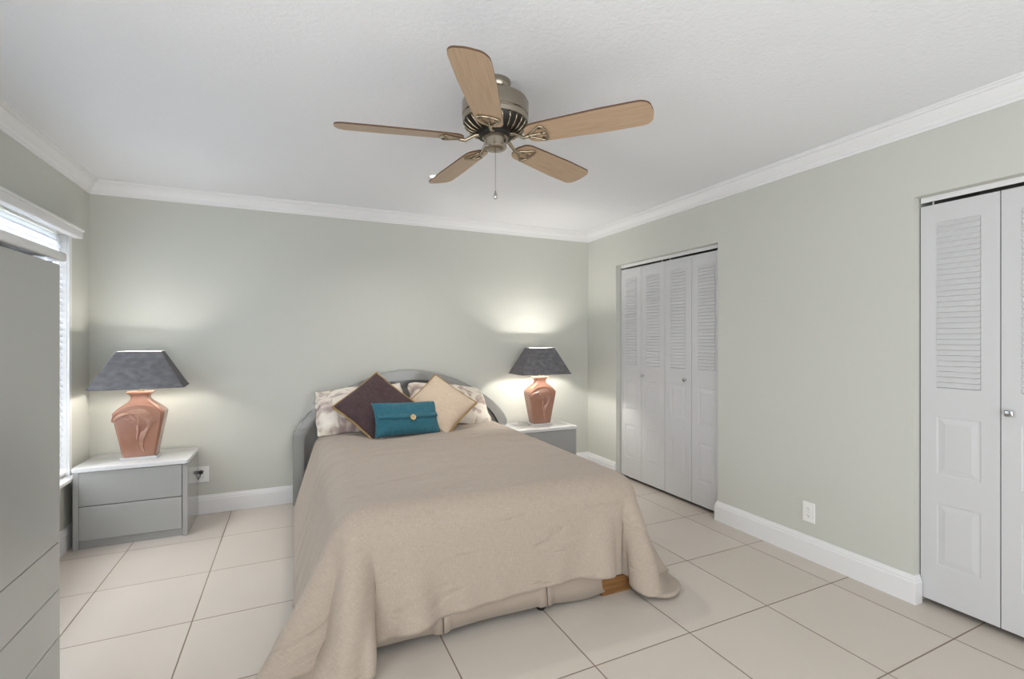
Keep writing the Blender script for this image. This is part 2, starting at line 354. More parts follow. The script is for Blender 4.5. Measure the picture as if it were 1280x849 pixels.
# ------------------------------------------------------------------ closets: two pairs of bifold doors
def door_panel_bm(w, h, louvre_side_margin=0.066):
    # panel in the (s, z) plane, front face towards -depth; built as bands with moulded regions
    bm = bmesh.new(); T = 0.030
    a, b = louvre_side_margin, w - louvre_side_margin
    regions = [(0.185, 0.490, 'raise'), (0.630, 0.915, 'raise'), (1.055, 1.870, 'louvre')]
    def P(s, z, d=0.0): return bm.verts.new((d, s, z))            # x = depth behind the face
    def quad(p): bm.faces.new([P(*q) for q in p])
    z = 0.0
    def band(s0, s1, z0, z1): quad([(s0, z0), (s1, z0), (s1, z1), (s0, z1)])
    for z0, z1, kind in regions:
        band(0, w, z, z0); band(0, a, z0, z1); band(b, w, z0, z1)
        loops = [(0, 0), (0.004, 0.0022), (0.010, 0.0022), (0.030, -0.0005), (0.033, -0.0012)] if kind == 'raise' else [(0, 0), (0.002, 0.004)]
        for (i0, d0), (i1, d1) in zip(loops, loops[1:]):
            o = [(a + i0, z0 + i0), (b - i0, z0 + i0), (b - i0, z1 - i0), (a + i0, z1 - i0)]
            n = [(a + i1, z0 + i1), (b - i1, z0 + i1), (b - i1, z1 - i1), (a + i1, z1 - i1)]
            for k in range(4):
                j = (k + 1) % 4; quad([(*o[k], d0), (*o[j], d0), (*n[j], d1), (*n[k], d1)])
        i1, d1 = loops[-1]
        if kind == 'raise': quad([(a + i1, z0 + i1, d1), (b - i1, z0 + i1, d1), (b - i1, z1 - i1, d1), (a + i1, z1 - i1, d1)])
        else:                                                     # saw-tooth louvre slats
            n = 31; st = (z1 - z0 - 0.004) / n; s0, s1 = a + 0.002, b - 0.002
            for k in range(n):
                q0 = z0 + 0.002 + k * st; q1 = q0 + st * 0.16; q2 = q0 + st
                quad([(s0, q0, 0.004), (s1, q0, 0.004), (s1, q1, -0.005), (s0, q1, -0.005)])
                quad([(s0, q1, -0.005), (s1, q1, -0.005), (s1, q2, 0.004), (s0, q2, 0.004)])
                for s in (s0, s1): bm.faces.new([P(s, q0, 0.004), P(s, q1, -0.005), P(s, q2, 0.004)])
        z = z1
    band(0, w, z, h)
    for q in ([(0, 0, 0), (0, 0, T), (0, h, T), (0, h, 0)], [(w, 0, 0), (w, h, 0), (w, h, T), (w, 0, T)],
              [(0, 0, 0), (w, 0, 0), (w, 0, T), (0, 0, T)], [(0, h, 0), (0, h, T), (w, h, T), (w, h, 0)], [(0, 0, T), (0, h, T), (w, h, T), (w, 0, T)]):
        quad(q)
    bmesh.ops.remove_doubles(bm, verts=bm.verts[:], dist=1e-5)
    return bm
def closet(name, y0, y1, knobs, label, round_knob):
    root = thing(name, label, 'closet door', (XR + 0.052, y0, 0)); root['kind'] = 'structure'
    w = (y1 - y0) / 4; proto = None
    for k in range(4):
        if proto is None:
            p = new_obj('door_panel', door_panel_bm(w - 0.004, 1.960), M['door'], root); proto = p
        else:
            p = proto.copy(); COL.objects.link(p); p.parent = root
        p.location = (0, k * w + 0.002, 0.030)
        if k in knobs:
            bm = bmesh.new()
            if round_knob:
                lathe(bm, [(0.006, 0), (0.006, 0.012), (0.013, 0.016), (0.016, 0.022), (0.014, 0.028), (0.006, 0.031)], 20)
            else:
                lathe(bm, [(0.006, 0), (0.006, 0.014)], 14)
                box(bm, -0.015, 0.015, -0.015, 0.015, 0.013, 0.026, 0.005, 3)
            frame_map(bm, Matrix.Rotation(-PI / 2, 4, 'Y'))
            kn = new_obj('knob', bm, M['chrome'], p, True, 0.6); kn.location = (0, knobs[k] - (y0 + k * w + 0.002), 0.967)
            kn['label'] = 'small chrome knob'
    bm = bmesh.new(); L = y1 - y0
    box(bm, 0.0, 0.003, 0.002, L - 0.002, 2.008, OTOP - 0.001)
    new_obj('door_track', bm, M['trim'], root)
    bm = bmesh.new()
    for k in range(4): lathe(bm, [(0.006, 1.985), (0.006, 2.014)], 10, (0.014, w * k + (0.05 if k % 2 == 0 else w - 0.05), 0))
    new_obj('track_pin', bm, M['chrome'], root)
    return root
closet('door_1', O1[0] + 0.004, O1[1] - 0.004, {1: 2.962, 2: 3.478}, 'white four panel louvred bifold closet doors nearer the bed', True)
closet('door_2', O2[0] + 0.004, O2[1] - 0.004, {2: 1.028, 1: 0.48}, 'white louvred bifold closet doors at the right edge', False)

# ------------------------------------------------------------------ wall outlets
def outlet(label, loc, rz):
    o = thing('wall_outlet', label, 'outlet', loc, rz)
    bm = bmesh.new(); box(bm, -0.038, 0.038, -0.006, 0.0, -0.06, 0.06, 0.003); new_obj('cover_plate', bm, M['plate'], o)
    for z in (-0.021, 0.021):
        bm = bmesh.new(); loft(bm, [[(0.0165 * math.copysign(abs(math.cos(a)) ** .5, math.cos(a)), y, z + 0.014 * math.copysign(abs(math.sin(a)) ** .6, math.sin(a))) for a in [2 * PI * k / 24 for k in range(24)]] for y in (-0.004, -0.008)])
        r = new_obj('receptacle', bm, M['plate'], o)
        bm = bmesh.new()
        for x, hh_ in ((-0.006, 0.004), (0.006, 0.0035)): box(bm, x - 0.0011, x + 0.0011, -0.0084, -0.007, z + 0.002 - hh_, z + 0.002 + hh_)
        lathe(bm, [(0.0022, 0.0), (0.0022, 0.0014)], 10)
        for v in bm.verts[-20:]: v.co = Vector((v.co.x, -0.0084 + v.co.z, z - 0.008 + v.co.y))
        new_obj('slot', bm, M['slot'], r)
    bm = bmesh.new(); lathe(bm, [(0.003, 0), (0.002, 0.0012)], 12); frame_map(bm, Matrix.Translation((0, -0.006, 0)) @ Matrix.Rotation(PI / 2, 4, 'X')); new_obj('screw', bm, M['chrome'], o)
    return o
outlet('white duplex wall outlet between the two closets', (XR, 1.907, 0.282), -PI / 2)
outlet('white wall outlet beside the left nightstand with a black plug', (-0.619, YB, 0.300), 0)
bm = bmesh.new(); box(bm, -0.013, 0.015, -0.030, -0.0082, -0.012, 0.012, 0.004); tube(bm, [(0.0, -0.024, -0.008), (-0.004, -0.026, -0.03), (-0.02, -0.022, -0.06), (-0.055, -0.012, -0.085), (-0.11, -0.008, -0.09)], 0.003, 8)
pl = new_obj('power_plug', bm, M['black'], None, True, 0.7); pl.location = (-0.632, YB, 0.321); tag(pl, 'black plug with short cord in the outlet beside the left nightstand', 'plug')

# ------------------------------------------------------------------ ceiling fan
fan = thing('ceiling_fan', 'five blade oak and antique nickel ceiling fan with pull chain', 'ceiling fan', (0.80, 1.935, ZC))
bm = bmesh.new(); lathe(bm, [(0.066, 0), (0.068, -0.006), (0.066, -0.030), (0.058, -0.040), (0.030, -0.044)], 48); new_obj('canopy', bm, M['nickel'], fan, True, 0.6)
bm = bmesh.new(); lathe(bm, [(0.030, -0.040), (0.034, -0.048), (0.030, -0.066)], 32); new_obj('neck', bm, M['black'], fan, True, 0.6)
bm = bmesh.new()
lathe(bm, [(0.04, -0.062), (0.098, -0.064), (0.104, -0.070), (0.124, -0.074), (0.139, -0.086), (0.144, -0.098), (0.144, -0.150), (0.140, -0.153), (0.140, -0.158), (0.143, -0.161), (0.140, -0.178), (0.13, -0.182)], 64)
new_obj('motor_housing', bm, M['nickel'], fan, True, 0.5)
bm = bmesh.new(); lathe(bm, [(0.137, -0.176), (0.132, -0.190), (0.112, -0.212), (0.078, -0.226), (0.05, -0.228)], 48); new_obj('vent_ring', bm, M['black'], fan, True, 0.6)
bm = bmesh.new()
for k in range(25):
    a = 2 * PI * k / 25; pts = []
    for r, z, tw in ((0.137, -0.184, 0.0), (0.128, -0.199, 0.03), (0.110, -0.216, 0.07), (0.084, -0.227, 0.12)): pts.append((r * math.cos(a + tw), r * math.sin(a + tw), z))
    tube(bm, pts, [0.0042, 0.0045, 0.004, 0.0035], 6)
new_obj('vent_rib', bm, M['brass'], fan, True)
fan.children[-1]['label'] = 'ring of brass coloured vent ribs'
bm = bmesh.new(); lathe(bm, [(0.072, -0.222), (0.075, -0.226), (0.075, -0.240), (0.068, -0.244)], 48); new_obj('flywheel', bm, M['black'], fan, True, 0.5)
bm = bmesh.new(); lathe(bm, [(0.058, -0.236), (0.058, -0.246), (0.0495, -0.249), (0.0485, -0.286), (0.045, -0.291), (0.036, -0.294), (0.012, -0.296), (0.008, -0.300), (0.003, -0.302)], 48)
new_obj('switch_housing', bm, M['nickel'], fan, True, 0.5)
bm = bmesh.new(); box(bm, -0.004, 0.004, -0.0515, -0.047, -0.272, -0.258); o = new_obj('switch', bm, M['black'], fan); o.rotation_euler = (0, 0, math.radians(32))
PITCH = math.tan(math.radians(13)); BZ = -0.250
def blade_bm():
    bm = bmesh.new(); x0, x1 = 0.146, 0.660
    xs = [x0 + (x1 - x0) * k / 40 for k in range(41)]
    xs = sorted(set([round(x, 5) for x in xs] + [round(x0 + 0.03 * (k / 6) ** 2, 5) for k in range(7)] + [round(x1 - 0.055 * (k / 14) ** 2, 5) for k in range(15)]))
    def w(x):
        b = 0.055 + 0.014 * min(1.0, (x - x0) / 0.32)
        t0 = (x - x0) / 0.05; t1 = (x1 - x) / 0.055
        if t0 < 1: b *= 0.50 + 0.50 * math.sqrt(max(0, 1 - (1 - t0) ** 2))
        if t1 < 1: b *= (0.42 + 0.58 * math.sqrt(max(0, 1 - (1 - t1) ** 2.4)))
        return b
    NY = 6; uvl = bm.loops.layers.uv.new('UVMap')
    def zc(x, y): return BZ - y * PITCH 
    lo, hi = [], []
    for x in xs:
        ww = w(x); bulge = 0.0
        lo.append([bm.verts.new((x + (0.004 * (1 - (2 * j / NY - 1) ** 2) if x > x1 - 1e-4 else 0) - (0.010 * (1 - (2 * j / NY - 1) ** 2) if x < x0 + 1e-4 else 0), ww * (2 * j / NY - 1), zc(x, ww * (2 * j / NY - 1)) - 0.004)) for j in range(NY + 1)])
        hi.append([bm.verts.new((v.co.x, v.co.y, v.co.z + 0.007)) for v in lo[-1]])
    def F(vs, mi):
        f = bm.faces.new(vs); f.material_index = mi
        for l in f.loops: l[uvl].uv = (l.vert.co.x, l.vert.co.y)
    for i in range(len(xs) - 1):
        for j in range(NY):
            F((lo[i][j], lo[i][j + 1], lo[i + 1][j + 1], lo[i + 1][j]), 0); F((hi[i][j], hi[i + 1][j], hi[i + 1][j + 1], hi[i][j + 1]), 1)
        F((lo[i][0], lo[i + 1][0], hi[i + 1][0], hi[i][0]), 1); F((lo[i][NY], hi[i][NY], hi[i + 1][NY], lo[i + 1][NY]), 1)
    for j in range(NY):
        F((lo[0][j], hi[0][j], hi[0][j + 1], lo[0][j + 1]), 1); F((lo[-1][j], lo[-1][j + 1], hi[-1][j + 1], hi[-1][j]), 1)
    return bm
def iron_bm():
    bm = bmesh.new()
    def on(x, y, d=0.009): return (x, y, BZ - y * PITCH - d)
    tube(bm, [(0.066, 0, -0.234), (0.090, 0, -0.238), (0.110, 0, -0.250), (0.132, 0, BZ - 0.014), on(0.157, 0, 0.011)], [0.010, 0.009, 0.0075, 0.0075, 0.008], 10)
    loop = [on(0.152, 0.004), on(0.179, 0.020), on(0.206, 0.040), on(0.217, 0.0455), on(0.226, 0.040), on(0.233, 0.02), on(0.235, 0.0), on(0.233, -0.02), on(0.226, -0.040), on(0.217, -0.0455), on(0.206, -0.040), on(0.179, -0.020), on(0.152, -0.004)]
    tube(bm, loop, 0.0052, 8, closed=True)
    tube(bm, [on(0.154, 0), on(0.199, 0), on(0.232, 0)], [0.006, 0.0045, 0.004], 8)
    for x, y in ((0.212, 0.030), (0.212, -0.030), (0.214, 0)): lathe(bm, [(0.006, -0.012), (0.006, -0.004)], 10, (x, y, BZ - y * PITCH))
    return bm
b0 = new_obj('blade', blade_bm(), [M['oak'], M['oak_edge']], fan); i0 = new_obj('blade_iron', iron_bm(), M['brass'], b0, True, 0.8)
i0['label'] = 'antique brass blade arm with open triangular end'
b0.rotation_euler = (0, 0, math.radians(24))
for k in range(1, 5):
    b = b0.copy(); COL.objects.link(b); b.parent = fan; b.rotation_euler = (0, 0, math.radians(24 + 72 * k))
    i_ = i0.copy(); COL.objects.link(i_); i_.parent = b
bm = bmesh.new(); tube(bm, [(0, 0, -0.298), (0, 0, -0.478)], 0.0016, 6)
ch = new_obj('pull_chain', bm, M['chrome'], fan)
bm = bmesh.new(); lathe(bm, [(0.002, -0.472), (0.004, -0.478), (0.008, -0.490), (0.0095, -0.498), (0.007, -0.506), (0.002, -0.509)], 20); new_obj('chain_pendant', bm, M['chrome'], ch, True)

# ------------------------------------------------------------------ recessed light in the ceiling
rl = thing('recessed_light', 'small lit recessed ceiling light just past a fan blade tip', 'ceiling light', (0.885, 3.225, ZC))
bm = bmesh.new(); lathe(bm, [(0.030, 0.0), (0.052, 0.0), (0.052, -0.004), (0.046, -0.006), (0.032, -0.005)], 40, cap0=False, cap1=False); new_obj('trim_ring', bm, M['trim'], rl, True, 0.6)
bm = bmesh.new(); lathe(bm, [(0.033, -0.002), (0.026, -0.005), (0.010, -0.007), (0.002, -0.0072)], 32); new_obj('lens', bm, M['lens'], rl, True)
sd = bpy.data.lights.new('recessed_beam', 'SPOT'); sd.energy = 42; sd.color = (1.0, 0.96, 0.90); sd.spot_size = math.radians(150); sd.spot_blend = 1.0; sd.shadow_soft_size = 0.035
so = bpy.data.objects.new('recessed_beam', sd); COL.objects.link(so); so.location = (0.885, 3.225, ZC - 0.05)

# ------------------------------------------------------------------ grey lacquer nightstands and the tall cabinet
def nightstand(label, loc, W=0.605, D=0.415, H=0.515):
    o = thing('nightstand', label, 'nightstand', loc, 0, 'grey lacquer nightstands')   # loc: middle of the back edge on the floor
    h = W / 2; T = 0.026
    bm = bmesh.new()
    box(bm, -h, -h + 0.030, -D + 0.004, 0, 0, H - T, 0.003); box(bm, h - 0.030, h, -D + 0.004, 0, 0, H - T, 0.003)
    box(bm, -h + 0.030, h - 0.030, -0.02, 0, 0.05, H - T); box(bm, -h + 0.030, h - 0.030, -D + 0.03, -0.02, 0.05, 0.066); box(bm, -h + 0.030, h - 0.030, -D + 0.03, -0.02, H - T - 0.016, H - T)
    new_obj('carcass', bm, M['lacquer'], o)
    bm = bmesh.new(); box(bm, -h + 0.030, h - 0.030, -D + 0.022, -D + 0.040, 0.0, 0.05); new_obj('plinth', bm, M['lacquer'], o)
    z0, z1 = 0.054, H - T - 0.004; zm = (z0 + z1) / 2
    for a, b in ((z0, zm - 0.002), (zm + 0.002, z1)):
        bm = bmesh.new(); box(bm, -h + 0.0315, h - 0.0315, -D, -D + 0.022, a, b, 0.004, 3)
        box(bm, -h + 0.04, h - 0.04, -D + 0.022, -0.04, a + 0.03, b - 0.03); new_obj('drawer', bm, M['lacquer'], o)
    bm = bmesh.new()                                             # top slab with rounded front corners
    R = 0.022; out = [(-h - 0.006, 0), (-h - 0.006, -D - 0.008 + R)] + [(-h - 0.006 + R - R * math.cos(a), -D - 0.008 + R - R * math.sin(a)) for a in [PI / 2 * k / 6 for k in range(1, 7)]]
    out += [(-x, y) for x, y in out[::-1]]
    loft(bm, [[(x, y, z) for x, y in out] for z in (H - T, H)])
    es = [e for e in bm.edges if all(abs(v.co.z - H) < 1e-5 for v in e.verts)] + [e for e in bm.edges if all(abs(v.co.z - H + T) < 1e-5 for v in e.verts)]
    bmesh.ops.bevel(bm, geom=es, offset=0.005, segments=3, affect='EDGES', profile=0.5)
    new_obj('top_slab', bm, M['lacquer_top'], o, True, 0.7)['label'] = 'pale grey top slab'
    return o
NSL, NSR = (-0.950, 4.285, 0), (2.118, 4.278, 0)
nightstand('grey lacquer two drawer nightstand near the window', NSL)
nightstand('grey lacquer nightstand half hidden by the bed, near the closet', NSR)

wd = thing('tall_cabinet', 'tall grey lacquer cabinet cut off by the left edge of the photo', 'cabinet', (-1.035, 1.895, 0))
cx_, h, H = 0.245, 0.44, 1.648                                   # half depth, half width, height
bm = bmesh.new()
box(bm, -cx_, cx_ - 0.02, h - 0.02, h, 0, H - 0.036, 0.002); box(bm, -cx_, cx_ - 0.02, -h, -h + 0.02, 0, H - 0.036, 0.002)
box(bm, -cx_, -cx_ + 0.012, -h + 0.02, h - 0.02, 0.04, H - 0.036)
for z in (0.045, 0.218, 0.396, 0.572, H - 0.054): box(bm, -cx_ + 0.012, cx_ - 0.025, -h + 0.02, h - 0.02, z - 0.008, z + 0.008)
new_obj('carcass', bm, M['cabinet'], wd)
bm = bmesh.new(); box(bm, cx_ - 0.05, cx_ - 0.032, -h + 0.02, h - 0.02, 0, 0.037); new_obj('plinth', bm, M['cabinet'], wd)
for a, b in ((0.042, 0.2165), (0.2195, 0.3945), (0.3975, 0.5705)):
    bm = bmesh.new(); box(bm, cx_ - 0.02, cx_, -h + 0.001, h - 0.001, a, b, 0.0025, 2); new_obj('drawer', bm, M['cabinet'], wd)
for a, b in ((-h + 0.001, -0.0015), (0.0015, h - 0.001)):
    bm = bmesh.new(); box(bm, cx_ - 0.02, cx_, a, b, 0.5735, H - 0.046, 0.0025, 2); new_obj('cabinet_door', bm, M['cabinet'], wd)
bm = bmesh.new(); box(bm, -cx_, cx_ + 0.016, -h - 0.012, h + 0.018, H - 0.034, H, 0.010, 3); new_obj('top_slab', bm, M['lacquer_top'], wd, True, 0.7)['label'] = 'pale grey overhanging top slab'

# ------------------------------------------------------------------ table lamps
def lamp(label, loc, rz_shade, bulb_w, bulb_col):
    o = thing('table_lamp', label, 'table lamp', loc, 0, 'terracotta table lamps')
    bm = bmesh.new(); box(bm, -0.103, 0.103, -0.062, 0.062, 0, 0.019, 0.003); new_obj('base_plate', bm, M['acrylic'], o)['label'] = 'clear acrylic base plate'
    prof = [(0.019, .090, .050), (0.024, .093, .052), (0.15, .115, .0595), (0.29, .141, .069), (0.312, .1435, .070), (0.322, .140, .069), (0.345, .118, .064), (0.368, .092, .056), (0.384, .070, .049), (0.396, .057, .043), (0.410, .051, .039), (0.424, .051, .038), (0.436, .058, .042), (0.444, .070, .048), (0.451, .073, .050), (0.456, .070, .048)]
    def ring(z, a, b):
        c = 0.012 if a > .085 else 0.010
        return [(s * q, t_ * w, z) for s, t_, q, w in ((1, -1, a - c, b), (1, -1, a, b - c), (1, 1, a, b - c), (1, 1, a - c, b), (-1, 1, a - c, b), (-1, 1, a, b - c), (-1, -1, a, b - c), (-1, -1, a - c, b))]
    bm = bmesh.new(); loft(bm, [ring(*p) for p in prof]); vase = new_obj('vase_body', bm, M['terracotta'], o, True, 0.5)
    def F(px_, py_, lift=0.0):                                    # a point on the sloping front face
        z = 0.019 + (750 - py_) / 450.0 * 0.293; x = (px_ - 380) / 560.0 * 0.285
        y = -(0.050 + 0.020 * min(1.0, max(0, (z - 0.019) / 0.293)))
        if z > 0.312: y = -0.070 + (z - 0.312) * 0.18
        return (x, y - lift, z)
    bm = bmesh.new()
    # arched raised rim
    arch = [(104, 372), (112, 330), (150, 288), (215, 246), (290, 224), (380, 214), (470, 222), (540, 244), (605, 288), (622, 312)]
    tube(bm, [F(*p, 0.001) for p in arch], 0.0055, 8)
    # infill under the arch, up to the shoulder line
    fill = [F(*p, 0.0) for p in arch] + [F(614, 380), F(380, 420), F(112, 380)]
    vs = [bm.verts.new((p[0], -0.0725, p[2])) for p in fill]; vb = [bm.verts.new((p[0], -0.055, p[2])) for p in fill]
    bm.faces.new(vs); n = len(vs)
    for k in range(n): bm.faces.new((vs[k], vs[(k + 1) % n], vb[(k + 1) % n], vb[k]))
    new_obj('arched_rim', bm, M['terracotta'], vase, True, 0.6)
    bm = bmesh.new()
    mane = [(230, 300), (300, 270), (380, 256), (450, 268), (505, 305), (525, 360), (500, 435), (455, 505), (425, 570), (425, 640), (440, 705)]
    for k in range(6):
        pts = []
        for i, (a, b) in enumerate(mane):
            f_ = 1 - i / (len(mane) - 1)
            g_ = min(1.0, i / 3.0)
            pts.append(F(a - k * 13 * g_ * (0.35 + 0.65 * f_) + (k * 6 if i > 7 else 0) * 0 , b + k * 15 * (0.3 + 0.7 * f_) - (k * 10 if i > 6 else 0), 0.004 if i < 5 else 0.002))
        tube(bm, pts[k // 2:], [0.0065 * (0.55 + 0.45 * math.sin(PI * min(1, (i + 1) / len(pts)))) for i in range(len(pts))][k // 2:], 6)
    for pts, r in (([(125, 362), (150, 338), (190, 315), (240, 303), (285, 300)], [0.007, 0.013, 0.014, 0.013, 0.010]),
                   ([(235, 352), (262, 366), (290, 362)], [0.006, 0.010, 0.006]), ([(290, 378), (312, 386), (345, 372)], [0.005, 0.008, 0.005]),
                   ([(285, 318), (330, 345), (350, 372)], [0.009, 0.010, 0.006]), ([(383, 340), (380, 420), (372, 500), (362, 568)], [0.005, 0.006, 0.0055, 0.003]),
                   ([(352, 352), (366, 440), (372, 540)], [0.004, 0.0045, 0.002]), ([(300, 268), (318, 248), (330, 262)], [0.004, 0.005, 0.003]), ([(345, 258), (362, 240), (374, 256)], [0.004, 0.005, 0.003])):
        tube(bm, [F(*p, 0.002) for p in pts], r, 8)
    new_obj('horse_relief', bm, M['relief'], vase, True, 0.9)['label'] = 'moulded relief of a horse head with flowing mane'
    # neck fitting, socket and bulb
    bm = bmesh.new(); lathe(bm, [(0.022, 0.452), (0.022, 0.462), (0.010, 0.466), (0.010, 0.525), (0.018, 0.530), (0.018, 0.570), (0.014, 0.574)], 20)
    new_obj('socket', bm, M['brass'], o, True, 0.6)
    bm = bmesh.new(); lathe(bm, [(0.013, 0.572), (0.015, 0.592), (0.024, 0.608), (0.027, 0.623), (0.023, 0.639), (0.012, 0.649), (0.002, 0.651)], 24); bu = new_obj('bulb', bm, M['bulb_warm'], o, True)
    # shade: open rectangular frustum with thickness
    z0, z1 = 0.483, 0.728
    def rect(a, b, z, c=0.006): return [(a - c, -b, z), (a, -b + c, z), (a, b - c, z), (a - c, b, z), (-a + c, b, z), (-a, b - c, z), (-a, -b + c, z), (-a + c, -b, z)]
    bm = bmesh.new(); t_ = 0.004
    A0, B0, A1, B1 = 0.258, 0.158, 0.122, 0.078
    rings = [rect(A0, B0, z0), rect(A1, B1, z1), rect(A1 - t_, B1 - t_, z1), rect(A0 - t_, B0 - t_, z0), rect(A0, B0, z0)]
    loft(bm, rings, False, False)
    bm.faces.ensure_lookup_table()
    for k, f in enumerate(bm.faces): f.material_index = 1 if 8 <= k < 24 else 0
    bmesh.ops.remove_doubles(bm, verts=bm.verts[:], dist=1e-6)
    sh = new_obj('lamp_shade', bm, [M['shade'], M['shade_in']], o); sh.rotation_euler = (0, 0, rz_shade); sh['label'] = 'slate grey suede rectangular tapered shade'
    bm = bmesh.new()
    for a, b, z in ((A0 + .001, B0 + .001, z0 + 0.002), (A1 + .001, B1 + .001, z1 - 0.002)): tube(bm, rect(a, b, z), 0.0028, 6, closed=True)
    new_obj('shade_trim', bm, M['shade'], sh)
    bm = bmesh.new(); tube(bm, [(-A1 + 0.006, 0, z1 - 0.03), (0, 0, z1 - 0.03), (A1 - 0.006, 0, z1 - 0.03)], 0.0015, 5); tube(bm, [(0, -B1 + 0.006, z1 - 0.03), (0, 0, z1 - 0.03), (0, B1 - 0.006, z1 - 0.03)], 0.0015, 5)
    for s in (-1, 1): tube(bm, [(0, 0, z1 - 0.03), (0.0, s * 0.035, z1 - 0.06), (0, s * 0.04, z1 - 0.12), (0, s * 0.012, z1 - 0.195)], 0.0014, 5)
    new_obj('harp', bm, M['brass'], sh)
    bm = bmesh.new(); tube(bm, [(-0.02, 0.064, 0.006), (-0.05, 0.11, 0.0035), (-0.10, 0.15, 0.0035), (-0.15, 0.17, 0.0035)], 0.003, 6); new_obj('lamp_cord', bm, M['cord'], o, True)
    d = bpy.data.lights.new('lamp_glow', 'POINT'); d.energy = bulb_w; d.color = bulb_col; d.shadow_soft_size = 0.034
    lo = bpy.data.objects.new('lamp_glow', d); COL.objects.link(lo); lo.parent = o; lo.location = (0, 0, 0.624)
    return o, lo
lamp('lit table lamp with terracotta horse relief vase, on the nightstand near the window', (-0.943, 4.045, 0.515), math.radians(4), 28, (1.0, 0.96, 0.90))
lamp('lit table lamp with terracotta horse relief vase, between the bed and the closet', (2.140, 4.070, 0.515), 0, 70, (1.0, 0.96, 0.90))

# ------------------------------------------------------------------ bed
bed = thing('bed', 'double bed with a low arched grey lacquer headboard against the back wall', 'bed', (0.93, 4.285, 0))
half = [(0.93, 0.0), (0.93, 0.560), (0.918, 0.590), (0.850, 0.690), (0.755, 0.770), (0.650, 0.842), (0.541, 0.908), (0.440, 0.957), (0.340, 0.995), (0.240, 1.022), (0.147, 1.041), (0.06, 1.051), (0, 1.053)]
def smooth_poly(p, n=3):
    for _ in range(n):
        q = [p[0]]
        for a, b in zip(p, p[1:]): q += [(a[0] * .75 + b[0] * .25, a[1] * .75 + b[1] * .25), (a[0] * .25 + b[0] * .75, a[1] * .25 + b[1] * .75)]
        p = q + [p[-1]]
    return p
arc = smooth_poly(half[1:], 2)
outer = [(-0.93, 0.0)] + [(-x, z) for x, z in arc] + [(x, z) for x, z in arc[::-1]][1:] + [(0.93, 0.0)]
def inner_pt(x, z, d): return (x * (1 - d / 0.93), max(z - d * (0.35 + 0.65 * (1 - abs(x) / 0.93)) * (1.0), 0))
bm = bmesh.new()
inn = [(-0.845, 0.0)] + [inner_pt(x, z, 0.085) for x, z in outer[1:-1]] + [(0.845, 0.0)]
n = len(outer)
def strip(o_, i_, yf, yb):
    A = [bm.verts.new((x, yf, z)) for x, z in o_]; B = [bm.verts.new((x, yf, z)) for x, z in i_]
    Cc = [bm.verts.new((x, yb, z)) for x, z in o_]; Dd = [bm.verts.new((x, yb, z)) for x, z in i_]
    for k in range(len(o_) - 1):
        bm.faces.new((A[k], A[k + 1], B[k + 1], B[k])); bm.faces.new((Cc[k], Dd[k], Dd[k + 1], Cc[k + 1]))
        bm.faces.new((A[k], Cc[k], Cc[k + 1], A[k + 1])); bm.faces.new((B[k], B[k + 1], Dd[k + 1], Dd[k]))
    for k in (0, -1): bm.faces.new((A[k], B[k], Dd[k], Cc[k]))
    return A
A = strip(outer, inn, -0.078, 0.0)
es = [e for e in bm.edges if abs(e.verts[0].co.y + 0.078) < 1e-5 and abs(e.verts[1].co.y + 0.078) < 1e-5 and all(v in set(A) for v in e.verts)]
bmesh.ops.bevel(bm, geom=es, offset=0.010, segments=3, affect='EDGES', profile=0.5)
hb = new_obj('headboard', bm, M['headboard'], bed, True, 0.6)
bm = bmesh.new(); prism_y(bm, [(x * 0.998, z - (0.001 if z > 0.01 else 0)) for x, z in inn], -0.030, -0.006); new_obj('headboard_panel', bm, M['headboard'], hb)
bm = bmesh.new(); box(bm, -0.728, 0.728, -2.165, -0.085, 0.345, 0.570, 0.055, 4); new_obj('mattress', bm, M['sham'], bed, True, 0.6)
bm = bmesh.new(); box(bm, -0.725, 0.725, -2.155, -0.085, 0.125, 0.342, 0.02, 2); new_obj('box_spring', bm, M['skirt'], bed)
bm = bmesh.new()
for s in (-1, 1): box(bm, s * 0.70 - 0.02, s * 0.70 + 0.02, -2.15, -0.085, 0.085, 0.123)
for y in (-2.14, -1.1, -0.11): box(bm, -0.68, 0.68, y - 0.02, y + 0.02, 0.085, 0.123)
new_obj('bed_rail', bm, M['black'], bed)
f0 = None
for x, y in ((0.610, -2.200), (-0.600, -2.06), (0.610, -0.2), (-0.610, -0.2)):
    bm = bmesh.new(); box(bm, -0.093, 0.093, -0.02, 0.075, 0, 0.085, 0.004)
    f0 = new_obj('wooden_foot', bm, M['wood_foot'], bed); f0.location = (x, y, 0); f0['label'] = 'orange wood foot block'
bm = bmesh.new(); lathe(bm, [(0.018, 0), (0.022, 0.006), (0.022, 0.02), (0.012, 0.03), (0.012, 0.085)], 20, (0.18, -2.185, 0)); new_obj('glide', bm, M['black'], bed, True, 0.6)

